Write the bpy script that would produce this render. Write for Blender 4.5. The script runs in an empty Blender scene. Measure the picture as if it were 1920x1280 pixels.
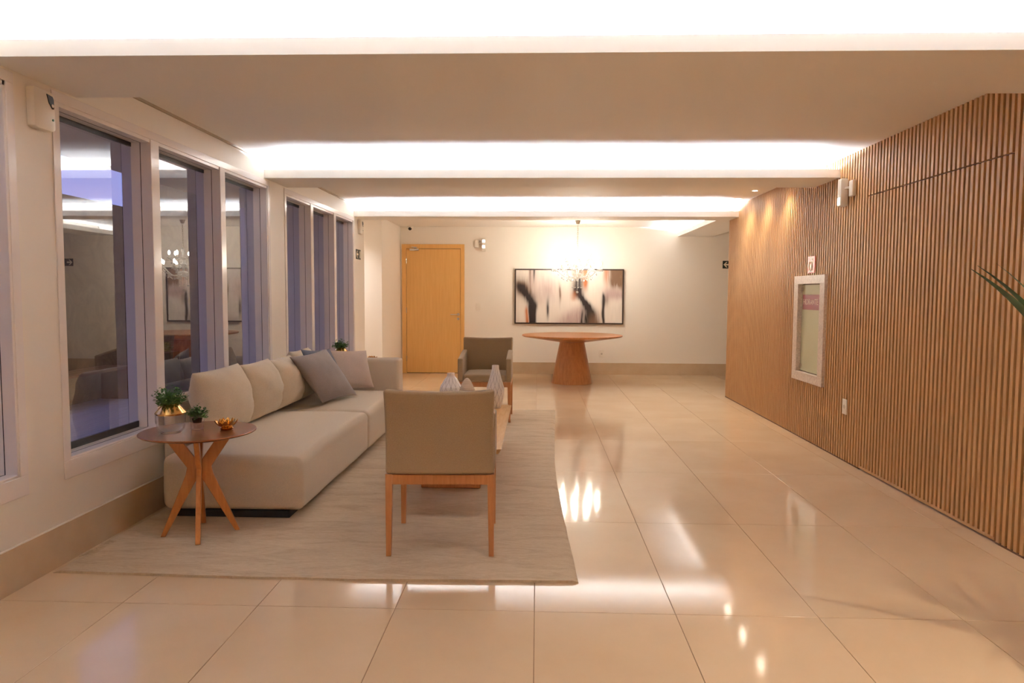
import bpy, bmesh, math, random
from mathutils import Vector, Matrix, noise
random.seed(7)
PI = math.pi
SC = bpy.context.scene
COL = SC.collection

# ------------------------------------------------------------------ camera
FPX = 1340.0
yaw, pitch, roll = 0.03542297, 0.06522641, 0.00519195
cy, sy, cp, sp, cr, sr = math.cos(yaw), math.sin(yaw), math.cos(pitch), math.sin(pitch), math.cos(roll), math.sin(roll)
Bm = Matrix(((1, 0, 0), (0, 0, -1), (0, 1, 0)))
Ry = Matrix(((cy, sy, 0), (-sy, cy, 0), (0, 0, 1)))
Rx = Matrix(((1, 0, 0), (0, cp, -sp), (0, sp, cp)))
Rz = Matrix(((cr, -sr, 0), (sr, cr, 0), (0, 0, 1)))
RW = Rz @ Rx @ Bm @ Ry                      # world -> camera (x right, y down, z forward)
cam_data = bpy.data.cameras.new('camera')
cam_data.sensor_fit = 'HORIZONTAL'; cam_data.sensor_width = 36.0
cam_data.lens = FPX / 1920 * 36.0
cam_data.clip_start = 0.05; cam_data.clip_end = 200
cam = bpy.data.objects.new('camera', cam_data); COL.objects.link(cam)
r_, d_, f_ = RW[0], RW[1], RW[2]
cam.matrix_world = Matrix(((r_[0], -d_[0], -f_[0], 0), (r_[1], -d_[1], -f_[1], 0), (r_[2], -d_[2], -f_[2], 1.35), (0, 0, 0, 1)))
SC.camera = cam

# ------------------------------------------------------------------ world, exposure
w = bpy.data.worlds.new('dusk'); SC.world = w; w.use_nodes = True
bgn = w.node_tree.nodes['Background']
bgn.inputs[0].default_value = (0.27, 0.29, 0.60, 1); bgn.inputs[1].default_value = 1.05
SC.view_settings.view_transform = 'Standard'; SC.view_settings.look = 'None'
SC.view_settings.gamma = 1.0; SC.view_settings.use_curve_mapping = False
SC.view_settings.exposure = 1.38
SC.cycles.use_denoising = True
SC.cycles.max_bounces = 9; SC.cycles.diffuse_bounces = 7; SC.cycles.glossy_bounces = 4
SC.cycles.use_adaptive_sampling = True; SC.cycles.adaptive_threshold = 0.02; SC.cycles.use_light_tree = False
SC.cycles.transmission_bounces = 4; SC.cycles.transparent_max_bounces = 12
SC.cycles.sample_clamp_indirect = 6.0
SC.cycles.caustics_refractive = False; SC.cycles.caustics_reflective = True

LED_POWER = 280.0
LED_COLOR = (0.95, 1.04, 1.18)
SPOT_W = 15.0
BULB = 88.0

# ------------------------------------------------------------------ helpers
def lin(r, g, b):
    f = lambda c: (c / 255 / 12.92) if c / 255 <= 0.04045 else ((c / 255 + 0.055) / 1.055) ** 2.4
    return (f(r), f(g), f(b), 1)

def mat(name, color=(0.8, 0.8, 0.8, 1), rough=0.5, metal=0.0, **kw):
    m = bpy.data.materials.new(name); m.use_nodes = True
    b = m.node_tree.nodes['Principled BSDF']
    b.inputs['Base Color'].default_value = color if len(color) == 4 else (*color, 1)
    b.inputs['Roughness'].default_value = rough
    b.inputs['Metallic'].default_value = metal
    for k, v in kw.items():
        b.inputs[k.replace('_', ' ')].default_value = v
    return m

def nd(m, t, **inp):
    n = m.node_tree.nodes.new(t)
    for k, v in inp.items():
        n.inputs[k].default_value = v
    return n

def lk(m, a, b): m.node_tree.links.new(a, b)

def bsdf(m): return m.node_tree.nodes['Principled BSDF']

def noise_color(m, c0, c1, scale=(1, 1, 1), nscale=5.0, detail=4.0, lo=0.35, hi=0.65, bump=0.0, dist=0.002, rough=0.55, coords='Object', distort=0.0, rand=False):
    """colour ramp over stretched noise, optional bump from the same noise"""
    tc = nd(m, 'ShaderNodeTexCoord'); mp = nd(m, 'ShaderNodeMapping')
    mp.inputs['Scale'].default_value = scale
    lk(m, tc.outputs[coords], mp.inputs['Vector'])
    if rand:
        oi = nd(m, 'ShaderNodeObjectInfo'); vm = nd(m, 'ShaderNodeVectorMath'); vm.operation = 'SCALE'
        vm.inputs[0].default_value = (37.0, 61.0, 23.0); lk(m, oi.outputs['Random'], vm.inputs['Scale']); lk(m, vm.outputs[0], mp.inputs['Location'])
    nz = nd(m, 'ShaderNodeTexNoise'); nz.inputs['Scale'].default_value = nscale
    nz.inputs['Detail'].default_value = detail; nz.inputs['Roughness'].default_value = rough
    nz.inputs['Distortion'].default_value = distort
    lk(m, mp.outputs[0], nz.inputs['Vector'])
    rp = nd(m, 'ShaderNodeValToRGB')
    rp.color_ramp.elements[0].position = lo; rp.color_ramp.elements[0].color = c0
    rp.color_ramp.elements[1].position = hi; rp.color_ramp.elements[1].color = c1
    lk(m, nz.outputs['Fac'], rp.inputs['Fac'])
    lk(m, rp.outputs[0], bsdf(m).inputs['Base Color'])
    if bump:
        bp = nd(m, 'ShaderNodeBump'); bp.inputs['Strength'].default_value = bump; bp.inputs['Distance'].default_value = dist
        lk(m, nz.outputs['Fac'], bp.inputs['Height']); lk(m, bp.outputs[0], bsdf(m).inputs['Normal'])
    return nz, rp

def emit(name, color, strength):
    m = bpy.data.materials.new(name); m.use_nodes = True
    nt = m.node_tree; nt.nodes.remove(nt.nodes['Principled BSDF'])
    e = nt.nodes.new('ShaderNodeEmission'); e.inputs[0].default_value = (*color[:3], 1); e.inputs[1].default_value = strength
    nt.links.new(e.outputs[0], nt.nodes['Material Output'].inputs[0])
    return m

class MB:
    def __init__(self): self.bm = bmesh.new()
    def _merge(self, t, M=None):
        if M is not None: bmesh.ops.transform(t, matrix=M, verts=t.verts)
        me = bpy.data.meshes.new('t'); t.to_mesh(me); t.free(); self.bm.from_mesh(me); bpy.data.meshes.remove(me)
    def box(self, x0, x1, y0, y1, z0, z1, bev=0.0, seg=2, M=None):
        t = bmesh.new(); bmesh.ops.create_cube(t, size=1)
        for v in t.verts:
            v.co = Vector(((x0 + x1) / 2 + v.co.x * (x1 - x0), (y0 + y1) / 2 + v.co.y * (y1 - y0), (z0 + z1) / 2 + v.co.z * (z1 - z0)))
        if bev: bmesh.ops.bevel(t, geom=t.edges[:], offset=bev, segments=seg, profile=0.5, affect='EDGES')
        self._merge(t, M); return self
    def lathe(self, prof, n=32, M=None, cap=True):
        t = bmesh.new(); rings = []
        for r, z in prof:
            if r < 1e-6: rings.append([t.verts.new((0, 0, z))])
            else: rings.append([t.verts.new((r * math.cos(2 * PI * i / n), r * math.sin(2 * PI * i / n), z)) for i in range(n)])
        for a, b in zip(rings, rings[1:]):
            for i in range(n):
                j = (i + 1) % n
                if len(a) == 1 and len(b) == 1: continue
                if len(a) == 1: t.faces.new((a[0], b[j], b[i]))
                elif len(b) == 1: t.faces.new((a[i], a[j], b[0]))
                else: t.faces.new((a[i], a[j], b[j], b[i]))
        if cap:
            if len(rings[0]) > 1: t.faces.new(rings[0][::-1])
            if len(rings[-1]) > 1: t.faces.new(rings[-1])
        bmesh.ops.recalc_face_normals(t, faces=t.faces)
        self._merge(t, M); return self
    def tube(self, pts, rad, n=8, M=None, cap=True):
        t = bmesh.new(); pts = [Vector(p) for p in pts]; rings = []
        rads = rad if isinstance(rad, (list, tuple)) else [rad] * len(pts)
        up = None
        for i, p in enumerate(pts):
            d = (pts[min(i + 1, len(pts) - 1)] - pts[max(i - 1, 0)]).normalized()
            if up is None: up = Vector((0, 0, 1)) if abs(d.z) < 0.9 else Vector((1, 0, 0))
            s = d.cross(up).normalized(); up = s.cross(d).normalized()
            rings.append([t.verts.new(p + (s * math.cos(2 * PI * k / n) + up * math.sin(2 * PI * k / n)) * rads[i]) for k in range(n)])
        for a, b in zip(rings, rings[1:]):
            for k in range(n): t.faces.new((a[k], a[(k + 1) % n], b[(k + 1) % n], b[k]))
        if cap: t.faces.new(rings[0][::-1]); t.faces.new(rings[-1])
        bmesh.ops.recalc_face_normals(t, faces=t.faces)
        self._merge(t, M); return self
    def poly(self, pts2, y0, y1, axis='y', bev=0.0, M=None):
        """extrude a 2-D outline; axis y: pts are (x,z); axis x: (y,z); axis z: (x,y)"""
        t = bmesh.new()
        mk = {'y': lambda a, b, c: (a, c, b), 'x': lambda a, b, c: (c, a, b), 'z': lambda a, b, c: (a, b, c)}[axis]
        A = [t.verts.new(mk(a, b, y0)) for a, b in pts2]; B = [t.verts.new(mk(a, b, y1)) for a, b in pts2]
        t.faces.new(A); t.faces.new(B[::-1])
        for i in range(len(A)):
            j = (i + 1) % len(A); t.faces.new((A[i], B[i], B[j], A[j]))
        bmesh.ops.recalc_face_normals(t, faces=t.faces)
        if bev: bmesh.ops.bevel(t, geom=t.edges[:], offset=bev, segments=2, profile=0.5, affect='EDGES')
        self._merge(t, M); return self
    def grid(self, nu, nv, fn):
        V = [[self.bm.verts.new(fn(i / nu, j / nv)) for j in range(nv + 1)] for i in range(nu + 1)]
        for i in range(nu):
            for j in range(nv): self.bm.faces.new((V[i][j], V[i + 1][j], V[i + 1][j + 1], V[i][j + 1]))
        return V
    def mesh(self, smooth=None):
        me = bpy.data.meshes.new('mesh'); self.bm.to_mesh(me); self.bm.free()
        if smooth:
            for p in me.polygons: p.use_smooth = True
            if smooth is not True:
                me.set_sharp_from_angle(angle=math.radians(smooth))
        return me
    def build(self, name, m, parent=None, smooth=None, loc=None):
        me = self.mesh(smooth); return link(name, me, m, parent, loc)

def link(name, me, m=None, parent=None, loc=None):
    me.name = name
    o = bpy.data.objects.new(name, me); COL.objects.link(o)
    if m is not None and not me.materials: me.materials.append(m)
    if parent is not None: o.parent = parent
    if loc is not None: o.location = loc
    return o

def thing(name, label, cat, loc=(0, 0, 0), rz=0.0, group=None):
    o = bpy.data.objects.new(name, None); COL.objects.link(o); o.empty_display_size = 0.1
    o.location = loc; o.rotation_euler = (0, 0, rz)
    return tag(o, label, cat, group)

def tag(o, label, cat=None, group=None):
    o['label'] = label
    if cat: o['category'] = cat
    if group: o['group'] = group
    return o

def struct(o, label=None):
    o['kind'] = 'structure'
    if label: o['label'] = label
    return o

def sempty(name, label, loc=(0, 0, 0)):
    o = bpy.data.objects.new(name, None); COL.objects.link(o); o.location = loc; o.empty_display_size = 0.1
    return struct(o, label)

def copy_tree(o, parent=None):
    c = o.copy(); COL.objects.link(c); c.parent = parent
    for ch in list(o.children): copy_tree(ch, c)
    return c

def text_mesh(s, size, depth, M=None):
    cu = bpy.data.curves.new('txt', 'FONT'); cu.body = s; cu.size = size; cu.extrude = depth
    cu.align_x = 'CENTER'; cu.align_y = 'CENTER'
    o = bpy.data.objects.new('txt', cu); COL.objects.link(o)
    dg = bpy.context.evaluated_depsgraph_get(); dg.update()
    me = bpy.data.meshes.new_from_object(o.evaluated_get(dg))
    bpy.data.objects.remove(o); bpy.data.curves.remove(cu)
    if M is not None: me.transform(M)
    return me

# ------------------------------------------------------------------ materials
PAINT = mat('cream_paint', lin(241, 234, 224), 0.45)
CEIL = mat('ceiling_paint', lin(240, 235, 228), 0.6)
TILE = mat('polished_tile', lin(215, 195, 168), 0.085)
TILE.node_tree.nodes['Principled BSDF'].inputs['IOR'].default_value = 1.5
noise_color(TILE, lin(212, 186, 154), lin(222, 198, 168), (1, 1, 1), 1.6, 5, 0.3, 0.7, rand=True)
GROUT = mat('grout', lin(150, 122, 92), 0.8)
SKIRT = mat('skirting_tile', lin(196, 172, 142), 0.22)
noise_color(SKIRT, lin(192, 167, 137), lin(202, 179, 150), (1, 1, 1), 3, 4)
WFRAME = mat('white_lacquered_aluminium', lin(246, 240, 238), 0.16)
BLACK = mat('black_rubber', (0.006, 0.006, 0.007, 1), 0.6)
DARKM = mat('dark_plastic', (0.012, 0.011, 0.010, 1), 0.35)
WPLAST = mat('white_plastic', lin(238, 230, 218), 0.3)
CHROME = mat('brushed_chrome', (0.72, 0.69, 0.65, 1), 0.22, 1.0)
GOLD = mat('gold_metal', (0.83, 0.52, 0.19, 1), 0.18, 1.0)

def wood(name, c0, c1, scale, ns=6.0, rough=0.4, bump=0.05, rand=False):
    m = mat(name, c1, rough); noise_color(m, c0, c1, scale, ns, 5, 0.3, 0.7, bump, 0.001, 0.6, distort=0.6, rand=rand); return m
SLATW = wood('slat_wood', lin(182, 136, 88), lin(196, 151, 102), (9, 9, 0.3), 4.0, 0.45, 0.0, True)
SLATB = wood('slat_backing_wood', lin(84, 50, 26), lin(98, 60, 32), (9, 9, 0.45), 4.0, 0.55)
DOORW = wood('honey_door_wood', lin(224, 172, 98), lin(234, 186, 114), (16, 16, 0.7), 3.0, 0.35, 0.03)
CHAIRW = wood('chair_wood', lin(168, 108, 62), lin(190, 128, 78), (14, 14, 1.2), 4.0, 0.38)
WALNUT = wood('walnut_top', lin(112, 64, 36), lin(140, 86, 50), (2.0, 14, 6), 3.0, 0.24, 0.0)
bsdf(WALNUT).inputs['Specular IOR Level'].default_value = 0.35
TLEG = wood('table_leg_wood', lin(170, 104, 50), lin(190, 124, 66), (14, 14, 1.2), 4.0, 0.35)
CONS = wood('console_wood', lin(172, 112, 66), lin(196, 136, 84), (10, 10, 0.9), 4.0, 0.3)
OAK = wood('coffee_table_oak', lin(206, 158, 104), lin(220, 176, 122), (14, 1.2, 8), 3.0, 0.22, 0.02)

def fabric(name, c0, c1, ns=260.0, bump=0.35, rough=0.9):
    m = mat(name, c1, rough)
    bsdf(m).inputs['Sheen Weight'].default_value = 0.15
    noise_color(m, c0, c1, (1, 1, 1), ns, 2, 0.25, 0.75, bump, 0.0012)
    return m
SOFA = fabric('sofa_linen', lin(204, 188, 166), lin(220, 205, 184))
CUSH = fabric('cushion_linen', lin(206, 190, 166), lin(222, 207, 184), 220)
CHAIRF = fabric('chair_taupe_fabric', lin(144, 119, 88), lin(160, 135, 102), 320)
GREYF = fabric('charcoal_taupe_cotton', lin(118, 104, 96), lin(134, 119, 110), 200, 0.2, 0.75)
TAUPEF = fabric('light_taupe_cotton', lin(196, 178, 168), lin(210, 193, 182), 200, 0.2, 0.75)
NAVYF = fabric('navy_velvet', lin(30, 24, 44), lin(44, 36, 60), 200, 0.2, 0.6)

RUG = mat('woven_rug', lin(190, 170, 140), 0.95)
bsdf(RUG).inputs['Sheen Weight'].default_value = 0.1
_nz, _rp = noise_color(RUG, lin(184, 160, 130), lin(212, 194, 167), (3.0, 15, 1), 7.0, 8, 0.28, 0.72, 0.45, 0.003, 0.85)
# slow blotches of darker yarn
_tc = nd(RUG, 'ShaderNodeTexCoord'); _mp = nd(RUG, 'ShaderNodeMapping'); _mp.inputs['Scale'].default_value = (1.6, 6.0, 1)
lk(RUG, _tc.outputs['Object'], _mp.inputs['Vector'])
_n2 = nd(RUG, 'ShaderNodeTexNoise'); _n2.inputs['Scale'].default_value = 1.7; _n2.inputs['Detail'].default_value = 8; _n2.inputs['Roughness'].default_value = 0.75; _n2.inputs['Distortion'].default_value = 0.8
lk(RUG, _mp.outputs[0], _n2.inputs['Vector'])
_r2 = nd(RUG, 'ShaderNodeValToRGB'); _r2.color_ramp.elements[0].position = 0.28; _r2.color_ramp.elements[0].color = lin(214, 203, 190)
_r2.color_ramp.elements[1].position = 0.55; _r2.color_ramp.elements[1].color = (1, 1, 1, 1)
lk(RUG, _n2.outputs['Fac'], _r2.inputs['Fac'])
_mx = nd(RUG, 'ShaderNodeMix'); _mx.data_type = 'RGBA'; _mx.blend_type = 'MULTIPLY'; _mx.inputs[0].default_value = 0.8
lk(RUG, _rp.outputs[0], _mx.inputs[6]); lk(RUG, _r2.outputs[0], _mx.inputs[7]); lk(RUG, _mx.outputs[2], bsdf(RUG).inputs['Base Color'])

def thin_glass(name, tint, f0=0.08, rough=0.0):
    """thin sheet: clear transmission plus a mirror share that grows towards grazing angles (Schlick)"""
    m = bpy.data.materials.new(name); m.use_nodes = True; nt = m.node_tree
    nt.nodes.remove(nt.nodes['Principled BSDF'])
    lw = nt.nodes.new('ShaderNodeLayerWeight'); lw.inputs[0].default_value = 0.5
    pw = nt.nodes.new('ShaderNodeMath'); pw.operation = 'POWER'; pw.inputs[1].default_value = 5.0
    ma = nt.nodes.new('ShaderNodeMath'); ma.operation = 'MULTIPLY_ADD'; ma.inputs[1].default_value = 1 - f0; ma.inputs[2].default_value = f0
    nt.links.new(lw.outputs['Facing'], pw.inputs[0]); nt.links.new(pw.outputs[0], ma.inputs[0])
    tr = nt.nodes.new('ShaderNodeBsdfTransparent'); tr.inputs[0].default_value = (*tint, 1)
    gl = nt.nodes.new('ShaderNodeBsdfGlossy'); gl.inputs['Roughness'].default_value = rough
    mx = nt.nodes.new('ShaderNodeMixShader')
    nt.links.new(ma.outputs[0], mx.inputs[0]); nt.links.new(tr.outputs[0], mx.inputs[1]); nt.links.new(gl.outputs[0], mx.inputs[2])
    nt.links.new(mx.outputs[0], nt.nodes['Material Output'].inputs[0])
    return m
PANE = thin_glass('window_glass', (0.60, 0.62, 0.68), 0.34)
CLEAR = thin_glass('clear_table_glass', (0.985, 0.985, 0.99), 0.03)
CLEAR2 = thin_glass('clear_tumbler_glass', (0.96, 0.96, 0.98), 0.10)

# ------------------------------------------------------------------ room constants
XL, XR = -2.36, 2.52
ZC, ZB, ZLIP = 2.497, 2.342, 2.412
YB = 12.2
YN = -4.0

# floor: grout bed with a tile piece for every tile
fl = struct(MB().box(-4.0, 6.6, YN, YB + 0.15, -0.12, -0.003).build('floor', GROUT), 'beige polished porcelain tile floor of the lobby')
TW, TD, GAP = 0.5995, 1.2225, 0.0016
x0, y0 = -0.004, 2.976
tile_mesh = MB().box(-TW / 2 + GAP, TW / 2 - GAP, -TD / 2 + GAP, TD / 2 - GAP, -0.0029, 0.0, 0.0007, 1).mesh()
tile_mesh.materials.append(TILE); tile_mesh.name = 'tile'
for i in range(-6, 11):
    for j in range(-6, 8):
        cx, cyy = x0 + (i + 0.5) * TW, y0 + (j + 0.5) * TD
        if cx - TW / 2 > 6.5: continue
        if cx < -2.4 and cyy < 9.0: continue
        if cx > 2.7 and cyy < 9.0: continue
        t = link('tile', tile_mesh, None, fl); t.location = (cx, cyy, 0)

# ceiling and its three dropped beams with coves
struct(MB().box(-4.0, 6.6, YN, YB + 0.15, ZC, ZC + 0.15).build('ceiling', CEIL), 'flat cream plaster ceiling between the beams')
LEDM = emit('led_strip', LED_COLOR, LED_POWER)
LEDR = emit('led_fill_rear', (1.0, 0.84, 0.62), LED_POWER * 4.0)  # unseen rear strips made warmer and stronger as added ambient fill
def led_quad(xa, xb, ya, yb, z, parent, m=None):
    # a narrow tape tilted forwards, out over the lip
    if xb - xa > yb - ya: q4 = ((xa, ya, z - 0.022), (xb, ya, z - 0.022), (xb, yb, z + 0.003), (xa, yb, z + 0.003))
    else: q4 = ((xa, yb, z - 0.022), (xa, ya, z - 0.022), (xb, ya, z + 0.003), (xb, yb, z + 0.003))
    t = MB(); t.bm.faces.new([t.bm.verts.new(q) for q in q4])
    return t.build('led_strip', m or LEDM, parent)
def beam(n, ya, yb, xa, xb, label):
    b = MB()
    b.box(xa, xb, ya, yb, ZB, ZB + 0.012)                 # soffit board
    b.box(xa, xb, ya, ya + 0.015, ZB + 0.012, ZLIP)       # front lip
    b.box(xa, xb, ya + 0.30, yb, ZB + 0.012, ZC)          # body behind the trough
    o = struct(b.build('trim_%d' % n, CEIL), label)
    led_quad(xa + 0.03, xb - 0.03, ya + 0.225, ya + 0.240, ZB + 0.043, o, LEDR if n in (4, 5) else LEDM)
    MB().box(xa + 0.03, xb - 0.03, ya + 0.241, ya + 0.265, ZB + 0.012, ZB + 0.055).build('led_channel', CEIL, o)
    return o
beam(1, 3.01, 3.64, XL, XR + 0.02, 'nearest dropped ceiling beam with lit cove along its lip')
beam(2, 6.15, 6.71, XL, XR + 0.02, 'middle dropped ceiling beam with lit cove along its lip')
beam(3, 9.16, 9.60, XL, XR + 0.02, 'farthest dropped ceiling beam with lit cove along its lip')
beam(4, 0.0, 0.60, XL, XR + 0.02, 'dropped ceiling beam behind the camera with lit cove')
beam(5, -3.0, -2.4, XL, XR + 0.02, 'rearmost dropped ceiling beam behind the camera with lit cove')
# soffit running to the back wall at the right, cove on its left side
b = MB(); b.box(2.35, 2.95, 9.60, YB, ZB, ZB + 0.012); b.box(2.35, 2.365, 9.60, YB, ZB + 0.012, ZLIP); b.box(2.65, 2.95, 9.60, YB, ZB + 0.012, ZC)
s6 = struct(b.build('trim_6', CEIL), 'short soffit running to the back wall with lit cove')
led_quad(2.575, 2.59, 9.63, YB - 0.02, ZB + 0.043, s6)
MB().box(2.591, 2.615, 9.63, YB - 0.02, ZB + 0.012, ZB + 0.055).build('led_channel', CEIL, s6)

GAPM = mat('painted_shadow_gap', lin(176, 158, 136), 0.7)  # darker beige strips stand in for the shade of a recessed ceiling gap
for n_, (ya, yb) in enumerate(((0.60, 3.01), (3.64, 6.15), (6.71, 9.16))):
    struct(MB().box(XL, XL + 0.012, ya, yb, ZC - 0.016, ZC).build('trim_%d' % (7 + n_), GAPM), 'thin beige strip coloured as the shadow gap where the window wall meets the ceiling')

# walls
struct(MB().box(-2.9, 6.6, YB, YB + 0.15, 0, ZC).build('wall_back', PAINT), 'cream painted back wall')
struct(MB().box(-4.0, 6.6, YN - 0.15, YN, 0, ZC).build('wall_near', PAINT), 'cream wall behind the camera')
struct(MB().box(6.5, 6.6, 9.7, YB, 0, ZC).build('wall_corridor_end', PAINT), 'cream wall at the end of the corridor')
struct(MB().box(2.60, 6.6, 9.50, 9.62, 0, ZC).build('wall_corridor', PAINT), 'cream corridor wall behind the slatted wall')
struct(MB().box(-4.0, -2.345, 10.72, YB, 0, ZC).build('wall_pier', PAINT), 'cream wall pier beside the honey wood door')
struct(MB().box(-4.0, -3.85, 9.55, 10.72, 0, ZC).build('wall_passage', PAINT), 'cream wall closing the side passage')
struct(MB().box(-3.85, -2.56, 9.55, 9.69, 0, ZC).build('wall_passage_side', PAINT), 'cream side wall of the passage')

# left wall with three window groups
ZO0, ZO1 = 0.506, 2.281            # opening bottom / top
groups = [(0.42, 3.14, (1.255, 1.347), (2.195, 2.287)), (3.49, 6.21, (4.325, 4.419), (5.276, 5.359)), (6.675, 9.10, (7.393, 7.480), (8.239, 8.327))]
b = MB(); XO = XL - 0.20
prev = YN
for (a, e, m1, m2) in groups:
    b.box(XO, XL, prev, a, 0, ZC); b.box(XO, XL, a, e, 0, ZO0); b.box(XO, XL, a, e, ZO1, ZC); prev = e
b.box(XO, XL, prev, 9.69, 0, ZC)
struct(b.build('wall_left', PAINT), 'cream painted wall with white framed windows')
wl = ['white framed window of three panes at the left edge', 'white framed window of three tall panes behind the sofa', 'white framed window of three tall panes at the far end']
XG = -2.480
for n, (a, e, m1, m2) in enumerate(groups):
    W = sempty('window_%d' % (n + 1), wl[n], (XL, (a + e) / 2, ZO0))
    off = Vector((XL, (a + e) / 2, ZO0))
    def wpart(nm, boxes, m, bev=0.0):
        bb = MB()
        for q in boxes: bb.box(q[0] - off.x, q[1] - off.x, q[2] - off.y, q[3] - off.y, q[4] - off.z, q[5] - off.z, bev, 1)
        return bb.build(nm, m, W)
    T, P = 0.048, 0.006        # face trim width, proud of the wall
    wpart('face_trim', [(XL, XL + P, a - T, e + T, ZO1, ZO1 + T), (XL, XL + P, a - T, e + T, ZO0 - 0.092, ZO0), (XL, XL + P, a - T, a, ZO0, ZO1), (XL, XL + P, e, e + T, ZO0, ZO1)], WFRAME, 0.0015)
    for mm in (m1, m2):
        wpart('mullion', [(XO + 0.02, XL + P, mm[0], mm[1], ZO0, ZO1)], WFRAME, 0.002)
    wpart('frame_head', [(XO + 0.02, XL - 0.001, a, e, ZO1 - 0.02, ZO1)], WFRAME)
    wpart('frame_sill', [(XO + 0.02, XL - 0.001, a, e, ZO0, ZO0 + 0.012)], WFRAME, 0.002)
    wpart('frame_jamb', [(XO + 0.02, XL - 0.001, a, a + 0.012, ZO0, ZO1)], WFRAME)
    wpart('frame_jamb', [(XO + 0.02, XL - 0.001, e - 0.012, e, ZO0, ZO1)], WFRAME)
    bays = ((a + 0.012, m1[0]), (m1[1], m2[0]), (m2[1], e - 0.012))
    for (u, v) in bays:
        # black joint running round the reveal at mid depth
        wpart('gasket', [(-2.422, -2.4185, v - 0.0012, v + 0.0005, ZO0 + 0.012, ZO1 - 0.02), (-2.422, -2.4185, u - 0.0005, u + 0.0012, ZO0 + 0.012, ZO1 - 0.02), (-2.422, -2.4185, u, v, ZO1 - 0.0212, ZO1 - 0.0195), (-2.422, -2.4185, u, v, ZO0 + 0.0115, ZO0 + 0.0132)], BLACK)
        wpart('glazing_bead', [(-2.492, -2.476, u, v, ZO0 + 0.012, ZO0 + 0.05), (-2.492, -2.476, u, v, ZO1 - 0.045, ZO1 - 0.02)], DARKM)
        bb = MB(); x = XG - off.x
        vs = [bb.bm.verts.new((x, yy - off.y, zz - off.z)) for yy, zz in ((u, ZO0 + 0.04), (v, ZO0 + 0.04), (v, ZO1 - 0.04), (u, ZO1 - 0.04))]
        bb.bm.faces.new(vs); bb.build('pane', PANE, W)

# baseboards
def skirting(name, x0, x1, y0, y1, label):
    o = struct(MB().box(x0, x1, y0, y1, 0, 0.199).build(name, SKIRT), label)
    MB().box(x0, x1, y0, y1, 0.199, 0.204, 0.001, 1).build('edge_strip', PAINT, o); return o
skirting('baseboard_left', XL, XL + 0.012, YN, 9.69, 'beige tile baseboard under the windows')
skirting('baseboard_back', -1.24, 6.5, YB - 0.012, YB, 'beige tile baseboard along the back wall')
skirting('baseboard_pier', -2.345, -2.333, 10.72, YB - 0.03, 'beige tile baseboard on the wall pier')

# slatted wood wall at the right
PITCH = 0.048; SWD = 0.027; SDP = 0.024
gap0 = 4.185
D0, D1, DM = gap0 - 5 * PITCH, gap0 + 30 * PITCH, gap0 + 14 * PITCH
ZD = 2.117
wr = struct(MB().box(XR + SDP, XR + 0.14, YN, D0, 0, ZC).box(XR + SDP, XR + 0.14, D1, 9.62, 0, ZC).box(XR + SDP, XR + 0.14, D0, D1, ZD, ZC).build('wall_right', SLATB), 'wall clad in vertical honey brown wood slats')
full_slat = MB().box(0, SDP, -SWD / 2, SWD / 2, 0.012, ZC, 0.0015, 1).mesh(); full_slat.materials.append(SLATW)
top_slat = MB().box(0, SDP, -SWD / 2, SWD / 2, ZD + 0.004, ZC, 0.0015, 1).mesh(); top_slat.materials.append(SLATW)
door_slat = MB().box(0, SDP, -SWD / 2, SWD / 2, 0.03, ZD - 0.004, 0.0015, 1).mesh(); door_slat.materials.append(SLATW)
HY0, HY1, HZ0, HZ1 = 6.33, 7.07, 0.553, 1.542          # hydrant frame on the wall
low_slat = MB().box(0, SDP, -SWD / 2, SWD / 2, 0.012, HZ0 + 0.03, 0.0015, 1).mesh(); low_slat.materials.append(SLATW)
high_slat = MB().box(0, SDP, -SWD / 2, SWD / 2, HZ1 - 0.03, ZC, 0.0015, 1).mesh(); high_slat.materials.append(SLATW)
MB().box(XR + 0.004, XR + SDP, 1.2, D0, 0, 0.012).box(XR + 0.004, XR + SDP, D1, 9.62, 0, 0.012).build('base_strip', SLATB, wr)
dr = sempty('door_1', 'flush double door hidden in the wood slat wall', (XR, DM, 0))
leaves = []
for (u, v) in ((D0, DM), (DM, D1)):
    lf = MB().box(SDP, SDP + 0.04, u + 0.004 - DM, v - 0.004 - DM, 0.012, ZD - 0.003).build('door_leaf', SLATB, dr)
    MB().box(0.001, SDP, u + 0.006 - DM, v - 0.006 - DM, 0.012, 0.03, 0.002, 1).build('bottom_rail', SLATW, lf)
    leaves.append((u, v, lf))
k = -62
while True:
    yc = gap0 + (k + 0.5) * PITCH; k += 1
    if yc > 9.61: break
    if D0 < yc < D1:
        link('slat', top_slat, None, wr).location = (XR, yc, 0)
        for (u, v, lf) in leaves:
            if u < yc < v: link('slat', door_slat, None, lf).location = (0, yc - DM, 0)
    elif HY0 + 0.03 < yc < HY1 - 0.03:
        link('slat', low_slat, None, wr).location = (XR, yc, 0)
        link('slat', high_slat, None, wr).location = (XR, yc, 0)
    else:
        link('slat', full_slat, None, wr).location = (XR, yc, 0)

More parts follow.
